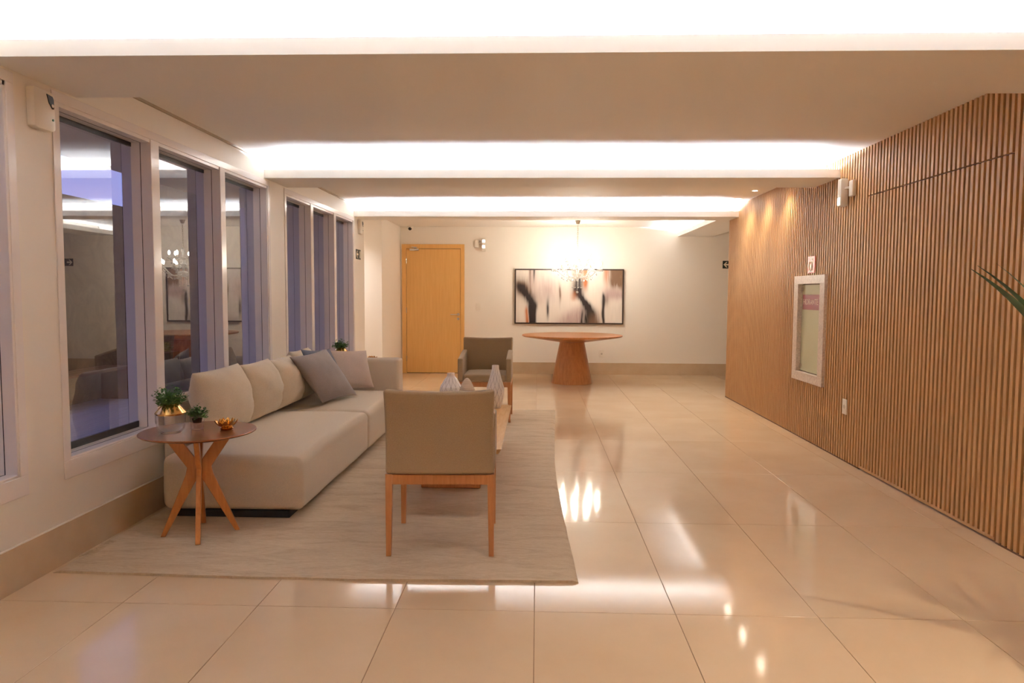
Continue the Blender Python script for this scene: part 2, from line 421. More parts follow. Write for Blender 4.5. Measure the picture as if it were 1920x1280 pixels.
# honey wood door in the back wall
d2 = sempty('door_2', 'honey wood door in a matching frame', (-1.783, YB, 0))
MB().box(-0.534, -0.461, -0.028, 0, 0, 2.2).box(0.471, 0.534, -0.028, 0, 0, 2.2).box(-0.461, 0.471, -0.028, 0, 2.128, 2.2).build('door_frame', DOORW, d2)
MB().box(-0.461, 0.471, -0.006, 0.0, 0, 2.128).build('door_rebate', DARKM, d2)
leaf = MB().box(-0.457, 0.466, -0.020, -0.004, 0.008, 2.122, 0.002, 1).build('door_leaf', DOORW, d2)
h = MB().tube([(0.43, -0.02, 1.01), (0.43, -0.06, 1.01), (0.415, -0.068, 1.01), (0.30, -0.068, 1.008)], 0.009, 10).lathe([(0.024, 0), (0.024, 0.006), (0.0, 0.006)], 20, Matrix.Translation((0.43, -0.02, 1.01)) @ Matrix.Rotation(PI / 2, 4, 'X'))
h.build('door_handle', CHROME, leaf, 40)
MB().lathe([(0.022, 0), (0.022, 0.008), (0.012, 0.011), (0.0, 0.011)], 20, Matrix.Translation((0.43, -0.02, 0.935)) @ Matrix.Rotation(PI / 2, 4, 'X')).build('lock_escutcheon', CHROME, leaf, 40)
MB().box(-0.40, -0.24, -0.065, -0.022, 2.085, 2.128, 0.012, 3).tube([(-0.32, -0.045, 2.13), (-0.26, -0.10, 2.14), (-0.36, -0.06, 2.15)], 0.008, 6).build('door_closer', CHROME, leaf, 40)
for zh in (0.25, 1.08, 1.92):
    MB().lathe([(0.008, -0.045), (0.008, 0.045)], 10, Matrix.Translation((-0.459, -0.026, zh))).build('hinge', CHROME, leaf, 40)

# ------------------------------------------------------------------ shape helpers for soft things
def rbox(hx, hy, hz, r, crown=0.0, n=5, mid=10, wob=0.0, seed=0):
    """rounded, slightly crowned upholstered block centred on the origin; returns an MB"""
    def axis(h):
        e = [h - r + r * math.tan(math.radians(45 * i / n)) for i in range(n + 1)]
        m_ = [-(h - r) + 2 * (h - r) * i / mid for i in range(1, mid)]
        return [-q for q in e[::-1]] + m_ + e
    A = {0: axis(hx), 1: axis(hy), 2: axis(hz)}; H = (hx, hy, hz)
    t = MB()
    for ax in range(3):
        u, v = [q for q in range(3) if q != ax]
        for sgn in (-1, 1):
            V = []
            for a in A[u]:
                row = []
                for c in A[v]:
                    p = [0, 0, 0]; p[ax] = sgn * H[ax]; p[u] = a; p[v] = c
                    row.append(t.bm.verts.new(p))
                V.append(row)
            for i in range(len(V) - 1):
                for j in range(len(V[0]) - 1): t.bm.faces.new((V[i][j], V[i + 1][j], V[i + 1][j + 1], V[i][j + 1]))
    bmesh.ops.remove_doubles(t.bm, verts=t.bm.verts, dist=1e-5)
    for q in t.bm.verts:
        p = q.co; inn = Vector([max(-(H[i] - r), min(H[i] - r, p[i])) for i in range(3)])
        d = p - inn
        q.co = inn + d.normalized() * r
        if crown and q.co.z > 0:
            q.co.z += crown * max(0, 1 - (q.co.x / hx) ** 2) ** 0.6 * max(0, 1 - (q.co.y / hy) ** 2) ** 0.6
        if wob: q.co += wob * noise.noise_vector(q.co * 5 + Vector((seed, 0, 0)))
    bmesh.ops.recalc_face_normals(t.bm, faces=t.bm.faces)
    return t

def pillow(P00, P10, P11, P01, T, pw=0.45, sag=0.05, wr=0.006, n=22, seed=0):
    P = [Vector(q) for q in (P00, P10, P11, P01)]
    N = (P[1] - P[0]).cross(P[3] - P[0]).normalized(); C = sum(P, Vector()) / 4
    t = MB()
    for s in (-1, 1):
        def fn(u, v):
            u2 = 0.5 - 0.5 * math.cos(PI * u); v2 = 0.5 - 0.5 * math.cos(PI * v)
            q = (P[0] * (1 - u2) + P[1] * u2) * (1 - v2) + (P[3] * (1 - u2) + P[2] * u2) * v2
            e = 4 * u2 * (1 - u2); g = 4 * v2 * (1 - v2)
            k = sag * (e * (1 - g) + g * (1 - e))
            q = q + (C - q) * k
            puff = T * 0.5 * (e * g) ** pw
            w_ = noise.noise(q * 9 + Vector((seed, 3, 1))) * 0.6 + noise.noise(q * 22 + Vector((seed, 9, 4))) * 0.4
            return q + N * s * puff + N * w_ * wr * (e * g) ** 0.25 
        t.grid(n, n, fn)
    bmesh.ops.remove_doubles(t.bm, verts=t.bm.verts, dist=1e-5)
    bmesh.ops.recalc_face_normals(t.bm, faces=t.bm.faces)
    return t

def foliage(n_st, spread, height, leaf, seed, per=9, droop=0.0, zmin=0.0):
    rnd = random.Random(seed); t = MB()
    for s in range(n_st):
        a = rnd.random() * 2 * PI; tilt = (rnd.random() ** 0.7) * spread; L = height * (0.6 + 0.5 * rnd.random())
        for k in range(per):
            f = 0.25 + 0.75 * (k + 1) / per
            c = Vector((math.cos(a) * math.sin(tilt) * L * f, math.sin(a) * math.sin(tilt) * L * f, math.cos(tilt) * L * f - droop * f * f * math.sin(tilt)))
            az = rnd.random() * 2 * PI; el = rnd.uniform(-0.3, 0.9)
            d = Vector((math.cos(az) * math.cos(el), math.sin(az) * math.cos(el), math.sin(el)))
            sd = d.cross(Vector((0, 0, 1))).normalized(); up = sd.cross(d)
            l = leaf * rnd.uniform(0.7, 1.2); w_ = l * 0.38
            v = [t.bm.verts.new(c + q) for q in (Vector((0, 0, 0)), d * l * 0.5 + sd * w_ + up * l * 0.1, d * l, d * l * 0.5 - sd * w_ + up * l * 0.1, d * l * 0.5 - up * l * 0.05)]
            t.bm.faces.new((v[0], v[1], v[4])); t.bm.faces.new((v[1], v[2], v[4])); t.bm.faces.new((v[2], v[3], v[4])); t.bm.faces.new((v[3], v[0], v[4]))
    return t

# ------------------------------------------------------------------ rug
def rug():
    t = MB(); NX, NY = 90, 170
    def edge_r(y):
        pts = [(3.2, 0.205), (3.5, 0.195), (4.16, 0.172), (5.0, 0.15), (5.6, 0.146), (6.5, 0.165), (7.4, 0.19), (8.4, 0.218)]
        for (a, p), (b_, q) in zip(pts, pts[1:]):
            if a <= y <= b_: return p + (q - p) * (y - a) / (b_ - a)
        return 0.2
    def top(u, v):
        y = 3.285 + v * (8.31 - 3.285)
        xr = edge_r(y) + 0.004 * noise.noise(Vector((0, y * 6, 0))); xl = -2.322 + 0.010 * noise.noise(Vector((4, y * 3, 0)))
        x = xl + u * (xr - xl)
        if v < 0.02: y += (0.02 - v) / 0.02 * (0.006 * noise.noise(Vector((x * 4, 0, 2))) - 0.025 * math.sin(PI * min(1, max(0, (x + 2.3) / 2.5))))
        ed = min(u * (xr - xl), (1 - u) * (xr - xl), (y - 3.25), (8.31 - y))
        z = 0.013 + 0.0012 * noise.noise(Vector((x * 1.5, y * 2.5, 0)))
        if ed < 0.02: z = 0.003 + (z - 0.003) * math.sqrt(max(0, 1 - (1 - max(ed, 0) / 0.02) ** 2))
        return (x, y, z)
    V = t.grid(NX, NY, top)
    ring = [V[i][0] for i in range(NX + 1)] + [V[NX][j] for j in range(1, NY + 1)] + [V[i][NY] for i in range(NX - 1, -1, -1)] + [V[0][j] for j in range(NY - 1, 0, -1)]
    low = [t.bm.verts.new((q.co.x, q.co.y, 0.0006)) for q in ring]
    for i in range(len(ring)):
        j = (i + 1) % len(ring); t.bm.faces.new((ring[i], low[i], low[j], ring[j]))
    return t
rg = tag(rug().build('woven_rug', RUG, None, 60), 'large beige streaked woven rug under the sofa and chairs', 'rug')
fr = MB(); rnd = random.Random(3)
for i in range(46):
    y = 3.50 + i * 0.0045 + rnd.uniform(-0.003, 0.003); x = -2.318 + rnd.uniform(0, 0.01)
    fr.tube([(x + 0.05, y, 0.012), (x + 0.01, y + rnd.uniform(-0.01, 0.01), 0.014), (x - 0.012 - rnd.random() * 0.006, y + rnd.uniform(-0.02, 0.02), 0.006)], 0.0022, 4)
fr.build('fringe', RUG, rg)['kind'] = 'stuff'

# ------------------------------------------------------------------ sofa
RT = 0.0165   # rug surface
sofa = thing('modular_sofa', 'long beige linen modular sofa with black plinth under the windows', 'sofa', (-1.85, 5.7, RT))
def sp_(x, y, z): return (x + 1.85, y - 5.7, z - RT)
for (ya, yb, sd) in ((4.125, 5.81, 1), (5.818, 7.08, 5)):
    t = rbox((2.24 - 1.39) / 2, (yb - ya) / 2, (0.375 - 0.055) / 2, 0.045, 0.055, wob=0.006, seed=sd)
    t.build('seat_module', SOFA, sofa, True, sp_(-(2.24 + 1.39) / 2, (ya + yb) / 2, (0.375 + 0.055) / 2))
    MB().box(-2.16, -1.47, ya + 0.012, yb - 0.02, RT, 0.058).build('plinth', BLACK, sofa).location = (1.85, -5.7, -RT)
rbox((7.33 - 4.345) / 2, 0.035, 0.325, 0.03, 0, wob=0.002).build('backrest', SOFA, sofa, True, sp_(-2.305, (7.33 + 4.345) / 2, 0.375)).rotation_euler = (0, 0, PI / 2)
rbox((2.24 - 1.385) / 2, 0.115, (0.70 - 0.055) / 2, 0.035, 0.0, wob=0.003).build('armrest', SOFA, sofa, True, sp_(-(2.24 + 1.385) / 2, 7.2, (0.70 + 0.055) / 2))
MB().box(-2.2, -1.47, 7.09, 7.30, RT, 0.058).build('plinth', BLACK, sofa).location = (1.85, -5.7, -RT)

def bcush(ya, yb, zt, lean, seed, label, skew=0.0, xb=-2.068):
    base = 0.425
    c = pillow((xb, ya + skew, base), (xb, yb + skew, base), (xb - lean, yb, zt), (xb - lean, ya, zt), 0.30, 0.46, 0.045, 0.026, seed=seed)
    return tag(c.build('back_cushion', CUSH, None, True), label, 'cushion', 'beige back cushions on the sofa')
bcush(4.32, 4.99, 0.855, 0.06, 1, 'beige back cushion nearest the camera on the sofa', 0.04)
bcush(4.985, 5.53, 0.84, 0.05, 2, 'second beige back cushion from the side table', 0.03)
bcush(5.525, 6.03, 0.825, 0.05, 3, 'third beige back cushion along the sofa from the side table', 0.03)
bcush(6.02, 6.52, 0.855, 0.05, 4, 'beige back cushion beside the charcoal throw pillow', 0.02)

# throw pillows (corners: two on the seat, two leaning back)
def tpil(B, R, T, L, th, m, label, seed):
    return tag(pillow(B, R, T, L, th, 0.5, 0.07, 0.008, 26, seed).build('throw_pillow', m, None, True), label, 'pillow', 'throw pillows on the sofa')
tpil((-1.80, 5.90, 0.435), (-1.63, 6.38, 0.435), (-1.865, 6.23, 0.865), (-2.02, 5.74, 0.835), 0.15, GREYF, 'charcoal taupe square throw pillow in front on the sofa', 11)
tpil((-1.875, 6.10, 0.435), (-1.72, 6.57, 0.435), (-1.90, 6.46, 0.85), (-2.02, 6.02, 0.875), 0.07, NAVYF, 'dark navy throw pillow peeking out behind the charcoal one', 12)
tpil((-1.92, 6.62, 0.435), (-1.60, 6.93, 0.43), (-1.70, 7.03, 0.79), (-2.05, 6.72, 0.82), 0.15, TAUPEF, 'pale taupe throw pillow leaning against the sofa arm', 13)

# ------------------------------------------------------------------ armchairs
def armchair(label, loc, rz):
    c = thing('armchair', label, 'chair', loc, rz, 'armchairs at the coffee table')
    for sx in (-1, 1):
        for yy, tp in ((-0.262, 0), (0.262, 1)):
            x = sx * 0.258
            a, q = 0.0175, 0.0125
            t = MB(); lo = [(x - q + sx * 0.004, yy - q), (x + q + sx * 0.004, yy - q), (x + q + sx * 0.004, yy + q), (x - q + sx * 0.004, yy + q)]
            hi = [(x - a, yy - a), (x + a, yy - a), (x + a, yy + a), (x - a, yy + a)]
            A = [t.bm.verts.new((*p, 0.0)) for p in lo]; B_ = [t.bm.verts.new((*p, 0.425)) for p in hi]
            t.bm.faces.new(A[::-1]); t.bm.faces.new(B_)
            for i in range(4): t.bm.faces.new((A[i], A[(i + 1) % 4], B_[(i + 1) % 4], B_[i]))
            t.build('leg', CHAIRW, c)
    for yy in (-0.262, 0.262): MB().box(-0.242, 0.242, yy - 0.015, yy + 0.015, 0.372, 0.423, 0.002, 1).build('rail', CHAIRW, c)
    for xx in (-0.258, 0.258): MB().box(xx - 0.015, xx + 0.015, -0.246, 0.246, 0.372, 0.423, 0.002, 1).build('rail', CHAIRW, c)
    rbox(0.222, 0.262, 0.035, 0.018, 0.022, wob=0.002).build('seat', CHAIRF, c, True, (0, 0.028, 0.462))
    # back: leans backwards, the top edge dips in the middle
    t = rbox(0.276, 0.036, 0.217, 0.016, 0.0, mid=16)
    for v in t.bm.verts:
        f = (v.co.z + 0.217) / 0.434
        v.co.y -= 0.055 * f * f
        v.co.x *= 1.0 - 0.012 * math.sin(PI * f)
        v.co.z -= 0.010 * f * (1 - (v.co.x / 0.276) ** 2)
        v.co.y -= 0.012 * (1 - (v.co.x / 0.276) ** 2)
    t.build('backrest', CHAIRF, c, True, (0, -0.247, 0.644))
    for sx in (-1, 1):
        t = rbox(0.027, 0.245, 0.125, 0.012, 0.0)
        for v in t.bm.verts:
            f = (v.co.z + 0.125) / 0.25
            v.co.z += f * (-0.03 * (v.co.y / 0.245) + 0.02)
        t.build('armrest', CHAIRF, c, True, (sx * 0.252, 0.045, 0.553))
    return c
armchair('taupe upholstered armchair seen from behind, nearest the camera', (-0.500, 3.828, RT), 0.042)
armchair('taupe upholstered armchair facing the camera behind the vases', (-0.548, 7.672, RT), PI)

# ------------------------------------------------------------------ coffee table and its vases
ct = thing('coffee_table', 'low pale oak coffee table between the two armchairs', 'table', (-0.58, 5.43, RT))
t = MB().poly([(-0.355, -0.95), (0.355, -0.95), (0.355, 0.95), (-0.355, 0.95)], 0.312, 0.347, 'z')
bmesh.ops.bevel(t.bm, geom=[e for e in t.bm.edges if abs(e.verts[0].co.z - e.verts[1].co.z) > 0.01], offset=0.03, segments=5, affect='EDGES')
for v in t.bm.verts:
    if v.co.z < 0.32: v.co.x *= 0.945; v.co.y *= 0.978
t.build('table_top', OAK, ct)
MB().box(-0.215, 0.195, -0.59, 0.59, 0.0, 0.312, 0.004, 1).build('base', CHAIRW, ct)
ZT = 0.3640

def ogee_vase(name, prof, nrep, loc, label):
    """lathe with a grey interlaced ogee line pattern drawn by vertex colour"""
    n = 176; rows = 150
    zs = [prof[0][1] + (prof[-1][1] - prof[0][1]) * i / rows for i in range(rows + 1)]
    def rad(z):
        for (r0, z0), (r1, z1) in zip(prof, prof[1:]):
            if z0 <= z <= z1 + 1e-9:
                s = (z - z0) / (z1 - z0); s = s * s * (3 - 2 * s) if False else s
                return r0 + (r1 - r0) * s
        return prof[-1][0]
    rr = [rad(z) for z in zs]
    for _ in range(14): rr = [rr[0]] + [(rr[i - 1] + 2 * rr[i] + rr[i + 1]) / 4 for i in range(1, rows)] + [rr[-1]]
    t = MB().lathe([(0.0, zs[0])] + list(zip(rr, zs)) + [(rr[-1] * 0.8, zs[-1] + 0.002), (rr[-1] * 0.74, zs[-1] - 0.03), (0, zs[-1] - 0.03)], n)
    me = t.mesh(60)
    ca = me.color_attributes.new('pattern', 'FLOAT_COLOR', 'POINT')
    H_ = zs[-1] - zs[0]; per = 0.115
    for i, v in enumerate(me.vertices):
        a = math.atan2(v.co.y, v.co.x) / (2 * PI) * nrep
        s = (v.co.z - zs[0]) / per
        w1 = abs(((a + 0.23 * math.sin(2 * PI * s)) % 1.0) - 0.5 + 0.0)
        g1 = 0.5 - abs(((a + 0.25 + 0.22 * math.sin(2 * PI * s)) % 1.0) - 0.5)
        g2 = 0.5 - abs(((a + 0.75 - 0.22 * math.sin(2 * PI * s)) % 1.0) - 0.5)
        d = min(g1, g2)
        q = max(0.0, min(1.0, (d - 0.012) / 0.03))
        c0, c1 = (0.30, 0.25, 0.25), (0.90, 0.86, 0.83)
        ca.data[i].color = (c0[0] + (c1[0] - c0[0]) * q, c0[1] + (c1[1] - c0[1]) * q, c0[2] + (c1[2] - c0[2]) * q, 1)
    o = link(name, me, VASEM, None, loc)
    return tag(o, label, 'vase', 'vases on the coffee table')
VASEM = mat('patterned_ceramic', (0.8, 0.8, 0.8, 1), 0.3)
_at = nd(VASEM, 'ShaderNodeAttribute'); _at.attribute_name = 'pattern'; lk(VASEM, _at.outputs['Color'], bsdf(VASEM).inputs['Base Color'])
ogee_vase('ceramic_vase', [(0.046, 0), (0.062, 0.04), (0.078, 0.12), (0.076, 0.18), (0.050, 0.27), (0.031, 0.34), (0.030, 0.372)], 12, (-0.363, 6.20, ZT), 'tall bottle shaped white vase with grey net pattern')
ogee_vase('ceramic_vase', [(0.050, 0), (0.080, 0.06), (0.098, 0.14), (0.092, 0.20), (0.055, 0.265), (0.033, 0.29), (0.032, 0.318)], 13, (-0.735, 6.05, ZT), 'squat round white vase with grey net pattern')
CONEM = mat('ribbed_beige_ceramic', lin(214, 196, 172), 0.7)
prof = []
for i in range(121):
    f = i / 120; r = 0.098 * math.sqrt(max(0, 1 - f ** 2.6)); r = 0.105 * (1 - f ** 3.2) ** 0.55 * (1 - 0.42 * f) + (0.0012 * math.sin(f * 2 * PI * 22) if f < 0.97 else 0)
    prof.append((max(r, 0.0), f * 0.30))
tag(MB().lathe([(0.0, 0.0)] + prof, 48).build('ribbed_cone', CONEM, None, 60, (-0.578, 5.86, ZT)), 'beige ribbed rounded cone ornament between the two vases', 'ornament')
bk = thing('white_book', 'white book lying on the coffee table near its edge', 'book', (-0.425, 5.42, ZT))
MB().box(-0.085, 0.085, -0.24, 0.24, 0.0, 0.003).box(-0.085, 0.085, -0.24, 0.24, 0.022, 0.025).box(-0.085, -0.081, -0.24, 0.24, 0.0, 0.025).build('cover', mat('white_cover', lin(236, 230, 222), 0.3), bk)
MB().box(-0.081, 0.080, -0.235, 0.235, 0.003, 0.022).build('pages', mat('paper', lin(220, 208, 190), 0.8), bk)

# ------------------------------------------------------------------ side tables
def side_table(label, loc, rz):
    c = thing('side_table', label, 'table', loc, rz, 'round side tables at the sofa ends')
    MB().lathe([(0.0, 0.550), (0.24, 0.552), (0.296, 0.566), (0.303, 0.571), (0.303, 0.575), (0.300, 0.577), (0.0, 0.577)], 72).build('table_top', WALNUT, c, 30)
    outl = [(0.105, 0.552), (0.178, 0.552), (0.062, 0.375), (0.070, 0.335), (0.203, 0.0), (0.178, 0.0), (0.010, 0.315), (0.004, 0.345), (0.004, 0.40), (0.016, 0.42)]
    lm = MB().poly(outl, -0.013, 0.013, 'y', 0.0025).mesh(); lm.materials.append(TLEG)
    for k in range(4):
        o = link('leg', lm, None, c); o.rotation_euler = (0, 0, math.radians(21 + 90 * k))
    return c
side_table('round walnut side table in front holding glass planters', (-1.867, 3.845, RT), 0)
side_table('round walnut side table beyond the sofa arm', (-2.02, 7.80, RT), 0.4)
ZS = RT + 0.5772
LEAFM = mat('leaf_green', lin(62, 100, 48), 0.5)
noise_color(LEAFM, lin(44, 84, 38), lin(104, 148, 70), (1, 1, 1), 40, 2, 0.3, 0.7)
SOIL = mat('soil', lin(60, 44, 30), 0.9)

def bowl_planter(loc, label, seed, hgt=0.115):
    c = thing('glass_planter', label, 'planter', loc, 0, 'glass and gold planters')
    MB().lathe([(0.0, 0.006), (0.045, 0.006), (0.064, 0.025), (0.074, 0.06), (0.075, 0.108), (0.078, 0.108), (0.077, 0.058), (0.067, 0.02), (0.048, 0.0), (0.0, 0.0)], 48, cap=False).build('glass_bowl', CLEAR, c, 50)
    MB().lathe([(0.078, 0.105), (0.079, 0.110), (0.036, 0.162), (0.034, 0.162), (0.074, 0.108), (0.072, 0.100)], 48, cap=False).build('gold_shoulder', GOLD, c, 30)
    MB().lathe([(0.0, 0.148), (0.034, 0.150)], 24, cap=False).build('soil', SOIL, c)
    f = foliage(85, 1.25, 0.115, 0.021, seed, 10).build('foliage', LEAFM, c, None, (-0.012, 0, 0.135)); f['kind'] = 'stuff'
    return c
def glass_pot(loc, label, seed):
    c = thing('glass_tumbler_plant', label, 'plant', loc, 0, 'small plants in ribbed tumblers')
    n = 60; t = MB(); rings = []
    for (r, z) in ((0.026, 0.0), (0.030, 0.003), (0.034, 0.03), (0.041, 0.085)):
        rings.append([t.bm.verts.new(((r + 0.0022 * math.sin(10 * 2 * PI * i / n)) * math.cos(2 * PI * i / n), (r + 0.0022 * math.sin(10 * 2 * PI * i / n)) * math.sin(2 * PI * i / n), z + (0.003 * math.sin(10 * 2 * PI * i / n) if z > 0.08 else 0))) for i in range(n)])
    t.bm.faces.new(rings[0][::-1])
    for a, b_ in zip(rings, rings[1:]):
        for i in range(n): t.bm.faces.new((a[i], a[(i + 1) % n], b_[(i + 1) % n], b_[i]))
    t.build('tumbler', CLEAR2, c, 50)
    MB().lathe([(0.0, 0.034), (0.022, 0.036), (0.027, 0.060), (0.0, 0.064)], 20).build('root_ball', SOIL, c, 50)
    f = foliage(60, 1.35, 0.075, 0.017, seed, 8, 0.015).build('foliage', LEAFM, c, None, (0, 0, 0.062)); f['kind'] = 'stuff'
    return c
def lotus(loc, label, seed=0):
    c = thing('gold_lotus', label, 'ornament', loc, 0, 'gold lotus candle holders'); c.scale = (1.3, 1.3, 1.2)
    MB().lathe([(0.0, 0.0), (0.022, 0.0), (0.028, 0.008), (0.016, 0.016), (0.0, 0.016)], 24).build('base', GOLD, c, 40)
    for ring, (np_, r, tilt, ln, wd) in enumerate(((10, 0.012, 0.26, 0.048, 0.024), (9, 0.010, 0.62, 0.042, 0.021), (7, 0.006, 1.0, 0.032, 0.016))):
        pm = MB()
        def fn(u, v, ln=ln, wd=wd, tilt=tilt, r=r):
            s = (v - 0.5) * 2; q = math.sin(PI * min(1, u * 0.88 + 0.06)) ** 0.7 if u < 1 else 0.0
            x = r + ln * u * math.cos(tilt + 0.45 * u); z = 0.010 + ln * u * math.sin(tilt + 0.45 * u) + 0.006 * s * s
            return (x, s * wd * 0.5 * q * (1 - 0.15 * u), z)
        pm.grid(6, 4, fn); me = pm.mesh(True); me.materials.append(GOLD)
        for k in range(np_):
            o = link('petal', me, None, c); o.rotation_euler = (0, 0, 2 * PI * (k + 0.5 * (ring % 2)) / np_)
    return c
bowl_planter((-1.985, 3.775, ZS), 'clear glass bowl planter with gold shoulder and green plant, in front', 21)
glass_pot((-1.893, 3.885, ZS), 'small leafy plant in a ribbed glass tumbler beside the bowl planter', 22)
lotus((-1.725, 3.88, ZS), 'gold lotus flower candle holder on the front side table')
bowl_planter((-2.18, 7.86, ZS), 'green leaves of a glass planter just showing behind the pillows', 23)
lotus((-1.86, 7.95, ZS), 'gold lotus candle holder just showing above the sofa arm')

# ------------------------------------------------------------------ console table and painting
cs = thing('pedestal_table', 'round pedestal table with conical wooden base under the chandelier', 'table', (0.535, 11.0, 0))
MB().lathe([(0.0, 0.0), (0.312, 0.0), (0.312, 0.008), (0.188, 0.64), (0.0, 0.64)], 72).build('pedestal', CONS, cs, 30)
MB().lathe([(0.0, 0.630), (0.19, 0.630), (0.755, 0.715), (0.770, 0.728), (0.770, 0.736), (0.764, 0.742), (0.0, 0.742)], 96).build('table_top', CONS, cs, 20)

pt = thing('framed_painting', 'wide framed abstract painting in cream, black and rust', 'painting', (0.532, YB, 1.325))
PW, PH = 0.922, 0.466
FRM = mat('dark_frame', lin(52, 36, 30), 0.35)
MB().box(-PW, PW, -0.045, 0, PH - 0.022, PH).box(-PW, PW, -0.045, 0, -PH, -PH + 0.022).box(-PW, -PW + 0.022, -0.045, 0, -PH + 0.022, PH - 0.022).box(PW - 0.022, PW, -0.045, 0, -PH + 0.022, PH - 0.022).build('frame', FRM, pt)
def paint_col(u, v):
    """u right 0..1, v down 0..1"""
    base = Vector((0.80, 0.73, 0.66)); mauve = Vector((0.50, 0.36, 0.34)); ink = Vector((0.018, 0.011, 0.012)); rust = Vector((0.50, 0.16, 0.05)); sepia = Vector((0.20, 0.115, 0.07))
    wv = u + 0.012 * noise.noise(Vector((u * 14, v * 3, 0)))
    def g(x, s): return math.exp(-(x / s) ** 2)
    def sm(a, b_, x): x = max(0, min(1, (x - a) / (b_ - a))); return x * x * (3 - 2 * x)
    c = base.copy(); brush = noise.noise(Vector((u * 70, v * 4, 7))) + 0.5 * noise.noise(Vector((u * 160, v * 9, 3)))
    def mix(col, k):
        nonlocal c
        k = max(0, min(1, k * (1.4 + 0.5 * brush))); c = c * (1 - k) + col * k
    mix(mauve, 0.50 * g(wv - 0.28, 0.12) * g(v - 0.36, 0.28))
    mix(mauve, 0.62 * sm(0.30, 0.52, wv) * sm(0.66, 0.60, wv) * sm(0.98 - 0.9 * (wv - 0.30), 1.22 - 0.9 * (wv - 0.30), v + 0.12))
    mix(mauve, 0.75 * g(wv - 0.155, 0.035) * sm(1.0, 0.1, v) * (0.65 + 0.35 * noise.noise(Vector((u * 34, v * 3, 2)))))
    mix(mauve, 0.55 * g(wv - 0.90, 0.09) * g(v - 0.42, 0.10))
    # left black sweep, broad above and running into the block below
    cl = 0.040 + 0.120 * sm(0.22, 0.72, v)
    mix(sepia, 0.85 * g(wv - cl, 0.085) * g(v - 0.36, 0.20))
    mix(ink, 0.95 * g(wv - cl, 0.052 - 0.014 * sm(0.3, 0.7, v)) * sm(0.16, 0.34, v) * sm(0.85, 0.60, v))
    mix(ink, sm(0.112, 0.138, wv) * sm(0.225 - 0.02 * v, 0.190 - 0.02 * v, wv) * sm(0.56, 0.70, v))
    mix(rust, 0.85 * g(wv - 0.105, 0.013) * sm(0.62, 0.80, v))
    mix(ink, 0.80 * g(wv - 0.172, 0.007) * sm(0.32, 0.0, v))
    mix(sepia, 0.6 * g(wv - 0.13, 0.012) * sm(0.45, 0.05, v))
    # soft vertical dashes
    mix(ink, 0.85 * g(wv - 0.303, 0.014) * g(v - 0.72, 0.17))
    mix(sepia, 0.80 * g(wv - 0.413, 0.010) * g(v - 0.45, 0.16))
    # centre dark column under the chandelier, sweeping right
    mix(sepia, 0.75 * g(wv - 0.585, 0.055) * sm(0.62, 0.30, v))
    mix(ink, 0.85 * g(wv - 0.585, 0.045) * sm(0.08, 0.2, v) * sm(0.60, 0.42, v))
    cc = 0.575 + 0.125 * sm(0.30, 0.85, v)
    mix(ink, 0.95 * g(wv - cc, 0.032 + 0.036 * sm(0.50, 0.90, v)) * sm(0.30, 0.45, v))
    mix(sepia, 0.65 * sm(0.66, 0.72, wv) * sm(0.83, 0.74, wv) * sm(0.72, 1.0, v))
    mix(rust, 0.9 * g(wv - 0.650, 0.020) * sm(0.46, 0.20, v))
    mix(rust, 0.40 * g(wv - 0.545, 0.03) * sm(0.35, 0.48, v) * sm(0.62, 0.52, v))
    mix(ink, 0.85 * g(wv - 0.622, 0.010) * sm(0.70, 0.85, v))
    # right side
    mix(sepia, 0.95 * sm(0.83, 0.92, wv) * sm(0.44, 0.16, v + 0.16 * noise.noise(Vector((u * 18, 1, 1)))))
    mix(rust, 0.60 * g(wv - 0.845, 0.022) * sm(0.45, 0.02, v))
    mix(mauve, 0.6 * sm(0.80, 0.86, wv) * g(v - 0.47, 0.09))
    mix(sepia, 0.5 * g(wv - 0.845, 0.03) * g(v - 0.58, 0.10))
    mix(ink, 0.97 * g(wv - (0.812 + 0.012 * v), 0.010 + 0.006 * g(v - 0.55, 0.12)) * sm(0.38, 0.52, v))
    mix(sepia, 0.5 * sm(0.975, 1.0, wv) * sm(0.8, 0.4, v))
    k = 0.04 * noise.noise(Vector((u * 60, v * 5, 5)))
    return c * (1 + k)
t = MB(); NU, NV = 220, 100
t.grid(NU, NV, lambda u, v: ((-PW + 0.02) + u * 2 * (PW - 0.02), -0.030, (PH - 0.02) - v * 2 * (PH - 0.02)))
me = t.mesh()
ca = me.color_attributes.new('pattern', 'FLOAT_COLOR', 'POINT')
for i, v in enumerate(me.vertices):
    u = (v.co.x + PW - 0.02) / (2 * (PW - 0.02)); vv = (PH - 0.02 - v.co.z) / (2 * (PH - 0.02))
    c = paint_col(u, vv); ca.data[i].color = (*c, 1)
CANV = mat('printed_canvas', (0.8, 0.8, 0.8, 1), 0.35)
_at = nd(CANV, 'ShaderNodeAttribute'); _at.attribute_name = 'pattern'; lk(CANV, _at.outputs['Color'], bsdf(CANV).inputs['Base Color'])
link('canvas', me, CANV, pt)

